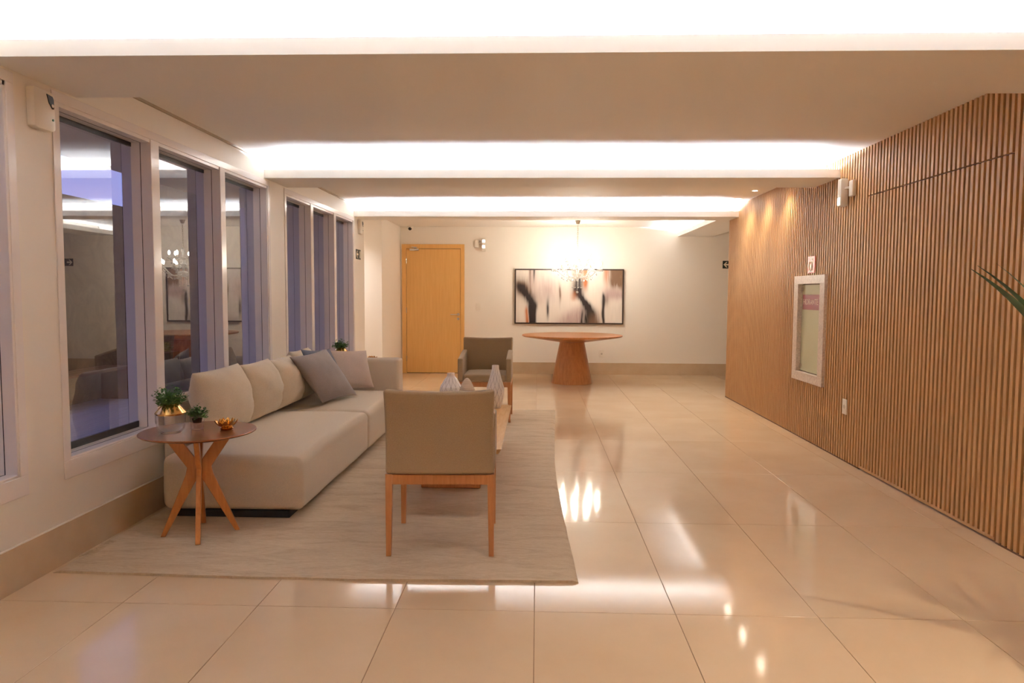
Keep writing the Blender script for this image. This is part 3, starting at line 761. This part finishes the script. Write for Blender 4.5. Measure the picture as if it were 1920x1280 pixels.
# ------------------------------------------------------------------ chandelier
CRY = bpy.data.materials.new('crystal'); CRY.use_nodes = True
_nt = CRY.node_tree; _nt.nodes.remove(_nt.nodes['Principled BSDF'])
_a = _nt.nodes.new('ShaderNodeBsdfTransparent'); _a.inputs[0].default_value = (0.95, 0.93, 0.9, 1)
_g = _nt.nodes.new('ShaderNodeBsdfGlossy'); _g.inputs['Roughness'].default_value = 0.05
_t = _nt.nodes.new('ShaderNodeBsdfTranslucent'); _t.inputs[0].default_value = (0.9, 0.88, 0.84, 1)
_m1 = _nt.nodes.new('ShaderNodeMixShader'); _m1.inputs[0].default_value = 0.5; _m2 = _nt.nodes.new('ShaderNodeMixShader'); _m2.inputs[0].default_value = 0.62
_nt.links.new(_g.outputs[0], _m1.inputs[1]); _nt.links.new(_t.outputs[0], _m1.inputs[2])
_nt.links.new(_a.outputs[0], _m2.inputs[1]); _nt.links.new(_m1.outputs[0], _m2.inputs[2])
_nt.links.new(_m2.outputs[0], _nt.nodes['Material Output'].inputs[0])
BULBM = emit('candle_bulb', (1.0, 0.92, 0.78), BULB)
SLEEVE = mat('candle_sleeve', lin(226, 214, 196), 0.4)
ch = thing('crystal_chandelier', 'two-tier crystal chandelier with candle bulbs over the pedestal table', 'chandelier', (0.61, 11.1, 1.375))
ZL = 1.375
MB().lathe([(0.0, 2.44 - ZL), (0.026, 2.44 - ZL), (0.040, 2.48 - ZL), (0.046, 2.497 - ZL)], 24).build('canopy', CHROME, ch, 40)
t = MB()
for k in range(11):
    zc = 2.425 - k * 0.033; ring = []
    Mx = Matrix.Translation((0, 0, zc - ZL)) @ Matrix.Rotation((k % 2) * PI / 2, 4, 'Z')
    t.tube([Mx @ Vector((0.009 * math.cos(q), 0, 0.021 * math.sin(q))) for q in [2 * PI * i / 10 for i in range(11)]], 0.003, 5, cap=False)
t.build('chain', CHROME, ch, 60)
MB().lathe([(0.0, 1.60), (0.030, 1.605), (0.075, 1.635), (0.088, 1.665), (0.060, 1.685), (0.020, 1.70), (0.016, 1.74), (0.034, 1.77), (0.040, 1.80), (0.018, 1.83), (0.014, 1.87), (0.045, 1.885), (0.05, 1.90), (0.016, 1.915), (0.014, 1.97), (0.030, 2.0), (0.022, 2.04), (0.006, 2.07), (0.0, 2.07)], 28, Matrix.Translation((0, 0, -ZL))).build('stem', CRY, ch, 40)
dr_ = MB()     # all the little crystal drops
def drop(p, s):
    x, y, z = p
    dr_.lathe([(0, z - s * 1.5), (s * 0.55, z - s * 0.8), (s * 0.5, z - s * 0.3), (0, z)], 6, Matrix.Translation((x, y, 0)))
def bead(p, s): x, y, z = p; dr_.lathe([(0, z - s), (s * 0.8, z), (0, z + s)], 6, Matrix.Translation((x, y, 0)))
for (na, R_, zb, z0, ph) in ((10, 0.365, 1.745, 1.68, 0.2), (6, 0.20, 1.885, 1.86, 0.5)):
    for k in range(na):
        a = 2 * PI * k / na + ph; ca_, sa_ = math.cos(a), math.sin(a)
        P = lambda r, z: (r * ca_, r * sa_, z - ZL)
        pts = []
        for i in range(13):
            f = i / 12; pts.append(P(0.02 + (R_ - 0.02) * f, z0 - 0.07 * math.sin(PI * min(1, f * 1.15)) * (1 - 0.1 * f) + (zb - z0) * f * f))
        arm = MB().tube(pts, 0.0065, 6).build('arm', CRY, ch, 60)
        M_ = Matrix.Translation(P(R_, zb))
        MB().lathe([(0.0, -0.004), (0.014, -0.002), (0.040, 0.012), (0.038, 0.015), (0.012, 0.004), (0.0, 0.004)], 14, M_).build('drip_pan', CRY, arm, 40)
        MB().lathe([(0.0105, 0.004), (0.0105, 0.062), (0.0, 0.062)], 10, M_).build('candle', SLEEVE, arm, 40)
        MB().lathe([(0.008, 0.062), (0.0175, 0.084), (0.0145, 0.107), (0.0, 0.131)], 7, M_).build('bulb', BULBM, arm, 40)
        for q in range(8):
            an = 2 * PI * q / 8; px, py, pz = P(R_, zb + 0.010)
            px += 0.038 * math.cos(an); py += 0.038 * math.sin(an)
            bead((px, py, pz - 0.012), 0.005); drop((px, py, pz - 0.02), 0.016)
        for f in (0.3, 0.45, 0.6, 0.72, 0.85):
            i = int(f * 12); x, y, z = pts[i]; bead((x, y, z - 0.015), 0.006); bead((x, y, z - 0.03), 0.006); drop((x, y, z - 0.04), 0.018)
for k in range(9):
    a = 2 * PI * k / 9; n_ = 8
    for i in range(n_):
        bead((0.075 * math.cos(a), 0.075 * math.sin(a), 1.635 - ZL - 0.019 * i), 0.008)
    drop((0.075 * math.cos(a), 0.075 * math.sin(a), 1.635 - ZL - 0.019 * n_), 0.020)
for i in range(10): bead((0, 0, 1.60 - ZL - 0.019 * i), 0.008)
dr_.lathe([(0, 0.0), (0.016, 0.008), (0.020, 0.02), (0.016, 0.032), (0, 0.04)], 10)
for k in range(16):
    a = 2 * PI * k / 16
    for i in range(7):
        f = i / 6; r = 0.045 + 0.05 * f; bead((r * math.cos(a), r * math.sin(a), 1.90 - ZL - 0.15 * f - 0.06 * math.sin(PI * f)), 0.006)
dr_.build('crystal_drops', CRY, ch, None)['kind'] = 'stuff'

# ------------------------------------------------------------------ recessed downlights along the slat wall
DLM = emit('downlight_lens', (1.0, 0.86, 0.68), 45.0)
def downlight(y, label, x=2.36, wdir=0.10, power=SPOT_W):
    c = thing('downlight', label, 'downlight', (x, y, ZC), 0, 'recessed ceiling downlights by the slat wall')
    MB().lathe([(0.028, -0.001), (0.046, -0.001), (0.048, -0.004), (0.046, -0.006), (0.030, -0.005)], 32, cap=False).build('ring', WPLAST, c, 40)
    MB().lathe([(0.0, -0.0015), (0.029, -0.0015)], 24, cap=False).build('lens', DLM, c)
    ld = bpy.data.lights.new('downlight_lamp', 'SPOT'); ld.energy = power; ld.color = (1.0, 0.85, 0.66); ld.spot_size = math.radians(125); ld.spot_blend = 1.0; ld.shadow_soft_size = 0.025
    lo = bpy.data.objects.new('downlight_lamp', ld); COL.objects.link(lo); lo.parent = c; lo.location = (0, 0, -0.012); lo.rotation_euler = (0, wdir, 0)
    return c
downlight(7.32, 'recessed downlight hidden just behind the middle beam')
downlight(7.97, 'larger looking recessed downlight near the slat wall')
downlight(8.62, 'recessed downlight closest to the farthest beam')
downlight(1.75, 'recessed downlight above the potted dracaena', 2.04, 0.0, SPOT_W * 2.3)
downlight(0.95, 'recessed downlight above the floor behind the dracaena', 2.04, 0.0)

pd = downlight(10.15, 'unseen recessed downlight added to brighten the side passage beyond the windows', -2.95, 0.0, 30.0)  # added out of view to brighten the face of the wall pier
[q for q in pd.children if q.type == 'LIGHT'][0].data.color = (1.0, 0.94, 0.92)
# ------------------------------------------------------------------ things on the slat wall
STONE = mat('grey_granite', lin(205, 186, 168), 0.3)
noise_color(STONE, lin(206, 188, 174), lin(230, 215, 200), (1, 1, 1), 60, 6, 0.35, 0.65)
hc = thing('hydrant_cabinet', 'stone framed fire hydrant cabinet with frosted glass door on slat wall', 'cabinet', (XR, (HY0 + HY1) / 2, HZ0))
hy, hh = (HY1 - HY0) / 2, HZ1 - HZ0
iy, iz0, iz1 = 0.262, 0.082, 0.912
t = MB()
for q in ((-hy, hy, 0, iz0), (-hy, hy, iz1, hh), (-hy, -iy, iz0, iz1), (iy, hy, iz0, iz1)): t.box(-0.026, SDP - 0.0005, *q, 0.002, 1)
t.build('stone_frame', STONE, hc)
FROST = mat('frosted_green_glass', lin(204, 205, 172), 0.18)
gd = MB().box(0.014, 0.022, -iy + 0.004, iy - 0.004, iz0 + 0.008, iz1 - 0.008, 0.001, 1).build('glass_door', FROST, hc)
for zz in (iz0 + 0.05, iz1 - 0.05):
    MB().box(0.003, 0.014, iy - 0.05, iy - 0.006, zz - 0.022, zz + 0.022, 0.003, 1).build('hinge', CHROME, gd)
MB().lathe([(0.0, 0.0), (0.010, 0.0), (0.010, 0.006), (0.0, 0.008)], 14, Matrix.Translation((0.014, -0.225, 0.50)) @ Matrix.Rotation(-PI / 2, 4, 'Y')).build('lock', CHROME, gd, 40)
REDM = mat('red_vinyl', lin(150, 78, 84), 0.4)
MB().box(0.0125, 0.0138, -0.245, 0.236, 0.672, 0.812).build('red_label', REDM, gd)
Mt = Matrix.Translation((0.012, 0.040, 0.742)) @ Matrix(((0, 0, -1, 0), (-1, 0, 0, 0), (0, 1, 0, 0), (0, 0, 0, 1)))
link('lettering', text_mesh('HIDRANTE', 0.076, 0.0004, Mt), mat('white_vinyl', lin(238, 226, 206), 0.4), gd)

hs = thing('hydrant_sign', 'small red fire hydrant sign above the hydrant cabinet', 'sign', (XR - 0.004, 6.70, 1.64))
MB().box(-0.003, 0.003, -0.085, 0.085, -0.077, 0.077, 0.001, 1).build('plate', mat('red_sign', lin(205, 70, 48), 0.3), hs)
WSIGN = mat('pale_sign_print', lin(248, 240, 220), 0.35)
t = MB()
t.tube([(-0.0038, 0.012 + 0.040 * math.cos(a), -0.012 + 0.040 * math.sin(a)) for a in [2 * PI * i / 24 for i in range(25)]], 0.006, 5, cap=False)
t.box(-0.0045, -0.003, -0.006, 0.030, -0.034, 0.010).box(-0.0045, -0.003, -0.065, 0.05, -0.068, -0.056).box(-0.0045, -0.003, -0.036, -0.020, -0.05, 0.055)
t.box(-0.0045, -0.003, -0.036, 0.02, 0.048, 0.060)
t.build('pictogram', WSIGN, hs)

def emergency_light(loc, rz, side, label, lens):
    """wall plate with a lamp body carried beside it on a short arm; local +x points out of the wall"""
    c = thing('emergency_light', label, 'lamp', loc, rz, 'white emergency light fittings')
    S = lambda a, b: sorted((side * a, side * b))
    MB().box(0.0, 0.030, -0.036, 0.036, -0.062, 0.065, 0.006, 2).build('wall_plate', WPLAST, c, 40)
    MB().tube([(0.022, side * 0.03, 0.012), (0.035, side * 0.09, 0.012)], 0.010, 8).build('arm', WPLAST, c, 60)
    bd = MB().box(0.012, 0.072, *S(0.082, 0.152), -0.130, 0.092, 0.010, 2).build('lamp_body', WPLAST, c, 40)
    em = emit('emergency_lens', (1, 0.95, 0.86), 2.0)
    for (z0, z1) in lens: MB().box(0.0721, 0.0735, *S(0.094, 0.140), z0, z1).build('lens', em, bd)
    return c
emergency_light((XR, 5.865, 2.212), PI, -1, 'white emergency light fitting on the slat wall', ((-0.118, -0.060),))
emergency_light((-1.035, YB, 2.21), -PI / 2, 1, 'white emergency light fitting beside the honey wood door', ((-0.075, -0.03), (0.02, 0.065)))

def socket(loc, rz, label, kind='socket'):
    c = thing(kind, label, kind, loc, rz, 'white wall plates')
    MB().box(0, 0.009, -0.040, 0.040, -0.062, 0.062, 0.003, 2).build('plate', WPLAST, c, 40)
    if kind == 'socket':
        MB().lathe([(0.018, 0), (0.018, 0.002), (0.0, 0.002)], 6, Matrix.Translation((0.0085, 0, 0)) @ Matrix.Rotation(PI / 2, 4, 'Y')).build('outlet', mat('outlet_face', lin(200, 188, 174), 0.4), c)
    else:
        MB().box(0.009, 0.013, -0.014, 0.014, -0.026, 0.026, 0.002, 1).build('rocker', WPLAST, c)
    return c
socket((XR - 0.001, 5.887, 0.452), PI, 'white socket plate low on the slat wall')
socket((1.098, YB, 0.354), -PI / 2, 'white socket plate low on back wall right of pedestal table')
socket((-1.01, YB, 1.142), -PI / 2, 'white light switch plate between door and painting', 'switch')

# ------------------------------------------------------------------ alarms, signs, camera
def alarm(y, z, label):
    c = thing('alarm_siren', label, 'alarm', (XL, y, z), 0, 'white alarm siren boxes'); c.scale = (0.9, 0.84, 0.80)
    t = MB().poly([(-0.085, -0.105), (-0.06, -0.115), (0.06, -0.115), (0.085, -0.10), (0.085, 0.10), (0.06, 0.115), (-0.085, 0.115)], 0.0, 0.045, 'x', 0.006)
    t.build('case', WPLAST, c, 40)
    MB().poly([(0.012, 0.098), (0.060, 0.092), (0.070, 0.075), (0.070, 0.020), (0.058, 0.018), (0.030, 0.048)], 0.0445, 0.050, 'x', 0.002).build('siren_grille', DARKM, c)
    MB().lathe([(0.0, 0.0), (0.010, 0.0), (0.010, 0.003), (0.0, 0.004)], 14, Matrix.Translation((0.047, 0.058, 0.038)) @ Matrix.Rotation(PI / 2, 4, 'Y')).build('flash_dome', WPLAST, c, 40)
    MB().lathe([(0.0, 0.0), (0.007, 0.0), (0.007, 0.003), (0.0, 0.004)], 12, Matrix.Translation((0.045, 0.062, -0.045)) @ Matrix.Rotation(PI / 2, 4, 'Y')).build('indicator', mat('green_led', (0.02, 0.12, 0.04, 1), 0.3), c, 40)
    return c
alarm(3.342, 2.205, 'white alarm siren box on the near window pier')
alarm(9.42, 2.225, 'white alarm siren box on the far end of the window wall')

SIGNG = mat('dark_green_sign', lin(22, 38, 30), 0.4)
def exit_sign(loc, rz, wdt, label, fl=-1):
    c = thing('exit_sign', label, 'sign', loc, rz, 'dark green exit arrow signs')
    MB().box(0, 0.004, -wdt / 2, wdt / 2, -0.064, 0.064, 0.001, 1).build('plate', SIGNG, c)
    # arrow pointing to local +y, then a small figure block at the tail
    y1 = wdt / 2 - 0.014
    MB().poly([(fl * a, z) for a, z in [(y1, 0.0), (y1 - 0.045, 0.046), (y1 - 0.066, 0.046), (y1 - 0.034, 0.012), (y1 - 0.10, 0.012), (y1 - 0.10, -0.012), (y1 - 0.034, -0.012), (y1 - 0.066, -0.046), (y1 - 0.045, -0.046)]], 0.004, 0.0052, 'x').build('arrow', WSIGN, c)
    MB().box(0.004, 0.0052, *sorted((fl * (-wdt / 2 + 0.02), fl * (-wdt / 2 + 0.05))), -0.045, 0.045).build('doorway_mark', WSIGN, c)
    return c
exit_sign((3.226, YB, 1.874), -PI / 2, 0.24, 'dark exit sign with arrow half hidden by the slat wall corner')
for o_ in [exit_sign((XL, 9.36, 1.868), 0, 0.24, 'dark exit sign with arrow on the window wall')]: pass
cc = thing('security_camera', 'small dome security camera above the honey wood door', 'camera', (-2.165, YB - 0.055, ZC - 0.048))
MB().lathe([(0.0, 0.048), (0.052, 0.048), (0.055, 0.04), (0.052, 0.02), (0.042, 0.0), (0.02, -0.014), (0.0, -0.018)], 24).build('housing', WPLAST, cc, 60)
MB().lathe([(0.0, 0.030), (0.018, 0.024), (0.028, 0.008), (0.030, 0.0)], 20, Matrix.Translation((0.0, -0.035, 0.008)) @ Matrix.Rotation(PI / 2, 4, 'X'), cap=False).build('lens_dome', DARKM, cc, 60)

# ------------------------------------------------------------------ potted dracaena at the right edge
pl = thing('potted_dracaena', 'potted plant whose long dark green leaf tips enter at right', 'plant', (1.98, 2.45, 0))
POTM = mat('white_pot', lin(225, 216, 204), 0.3)
MB().lathe([(0.0, 0.0), (0.13, 0.0), (0.17, 0.40), (0.155, 0.40), (0.15, 0.36), (0.0, 0.36)], 40).build('pot', POTM, pl, 30)
MB().lathe([(0.0, 0.362), (0.15, 0.362)], 30, cap=False).build('soil', SOIL, pl)
MB().tube([(0, 0, 0.35), (0.01, 0.01, 0.6), (-0.01, 0.0, 0.75), (0, 0, 0.87)], [0.028, 0.024, 0.022, 0.020], 10).build('trunk', mat('bark', lin(120, 96, 70), 0.8), pl, 60)
DRAC = mat('dracaena_leaf', lin(52, 74, 50), 0.35)
noise_color(DRAC, lin(40, 60, 42), lin(70, 96, 64), (1, 1, 1), 8, 3, 0.3, 0.7)
def blade(p0, az, el0, L, width, bend, roll=0.0, nseg=14):
    t = MB(); p = Vector(p0); el = el0; V = []
    for i in range(nseg + 1):
        f = i / nseg
        d = Vector((math.cos(az) * math.cos(el), math.sin(az) * math.cos(el), math.sin(el)))
        s0 = Vector((-math.sin(az), math.cos(az), 0)); u0 = s0.cross(d) * -1
        s = s0 * math.cos(roll) + u0 * math.sin(roll); up = s.cross(d) * -1
        w_ = width * (min(1, 0.55 + f * 2.2) if f < 0.25 else 1) * (1 - max(0, (f - 0.25) / 0.75) ** 1.1) + 0.0015
        V.append([t.bm.verts.new(p - s * w_ / 2 + up * 0.18 * w_), t.bm.verts.new(p.copy()), t.bm.verts.new(p + s * w_ / 2 + up * 0.18 * w_)])
        p = p + d * (L / nseg); el -= bend / nseg * (0.3 + 1.4 * f * f)
    for i in range(nseg):
        for j in range(2): t.bm.faces.new((V[i][j], V[i + 1][j], V[i + 1][j + 1], V[i][j + 1]))
    return t
specs = [(PI * 1.00, 0.98, 0.80, 0.056, 0.66, 0.9), (PI * 0.965, 1.05, 0.78, 0.042, 0.70, 0.8), (PI * 1.03, 1.08, 0.80, 0.050, 0.74, -0.8)]
rnd = random.Random(5)
for k in range(34):
    az = 2 * PI * k / 34 + rnd.uniform(-0.08, 0.08); cx_ = math.cos(az)
    if cx_ < -0.75: specs.append((az, rnd.uniform(1.28, 1.45), 0.42, 0.04, 0.2, 0.3))
    elif cx_ < -0.2: specs.append((az, rnd.uniform(0.9, 1.3), 0.42, 0.04, 0.5, 0.2))
    else: specs.append((az, rnd.uniform(0.3, 1.25), rnd.uniform(0.40, 0.48), 0.04, rnd.uniform(0.6, 1.2), 0.0))
for az, el, L, wd, bd, ro in specs:
    blade((0, 0, 0.86 + rnd.uniform(-0.03, 0.03)), az, el, L, wd, bd, ro).build('leaf', DRAC, pl, True)

# ------------------------------------------------------------------ the terrace outside the windows
DECK = wood('deck_wood', lin(196, 188, 184), lin(222, 214, 210), (6, 0.6, 6), 4.0, 0.35, 0.1, True)
dk = struct(MB().box(-5.75, -2.56, -4, 9.55, -0.16, -0.06).build('floor_terrace', GROUT), 'terrace deck of long boards outside the windows')
pm_ = MB().box(-0.068, 0.068, -6.77, 6.77, -0.06, -0.03, 0.003, 1).mesh(); pm_.materials.append(DECK)
for k in range(22):
    link('plank', pm_, None, dk).location = (-2.66 - 0.142 * k, 2.77, 0)
GWALL = mat('veined_garden_stone', lin(120, 104, 78), 0.7)
noise_color(GWALL, lin(92, 80, 58), lin(142, 126, 96), (1, 1, 1), 2.2, 8, 0.35, 0.65, 0.4, 0.02, 0.7, distort=2.0)
struct(MB().box(-6.0, -5.8, -4, 14, -0.16, 2.55).build('wall_garden', GWALL), 'veined brown stone garden wall beyond the terrace')
struct(MB().box(-5.8, -3.9, 9.9, 10.1, -0.16, 4.0).build('wall_garden_end', GWALL), 'stone wall at the end of the terrace')
struct(MB().box(-5.8, -4.0, 9.55, 9.9, -0.16, -0.03).build('floor_terrace_end', GROUT), 'paved end of the terrace')
struct(MB().box(-3.9, -2.56, -4, 9.55, 2.62, 2.8).build('ceiling_eave', CEIL), 'roof eave over the terrace')
bn = thing('garden_bench', 'brown wooden bench against the terrace wall', 'bench', (-5.50, 8.3, -0.03))
BEN = wood('bench_wood', lin(110, 66, 40), lin(140, 88, 54), (6, 0.8, 6), 4.0, 0.4)
for k in range(3): MB().box(-0.2 + 0.135 * k, -0.08 + 0.135 * k, -0.9, 0.9, 0.40, 0.43, 0.003, 1).build('slat', BEN, bn)
for yy in (-0.8, 0.8): MB().box(-0.18, 0.18, yy - 0.03, yy + 0.03, 0, 0.40).build('leg', BEN, bn)
px = thing('planter_box', 'dark green planter box on the terrace beyond the bench', 'planter', (-5.15, 9.55, -0.03))
MB().box(-0.18, 0.18, -0.2, 0.2, 0, 0.58, 0.01, 2).build('box', mat('dark_green_box', lin(28, 44, 42), 0.5), px)
foliage(40, 1.0, 0.22, 0.06, 31, 9).build('foliage', LEAFM, px, None, (0, 0, 0.52))['kind'] = 'stuff'
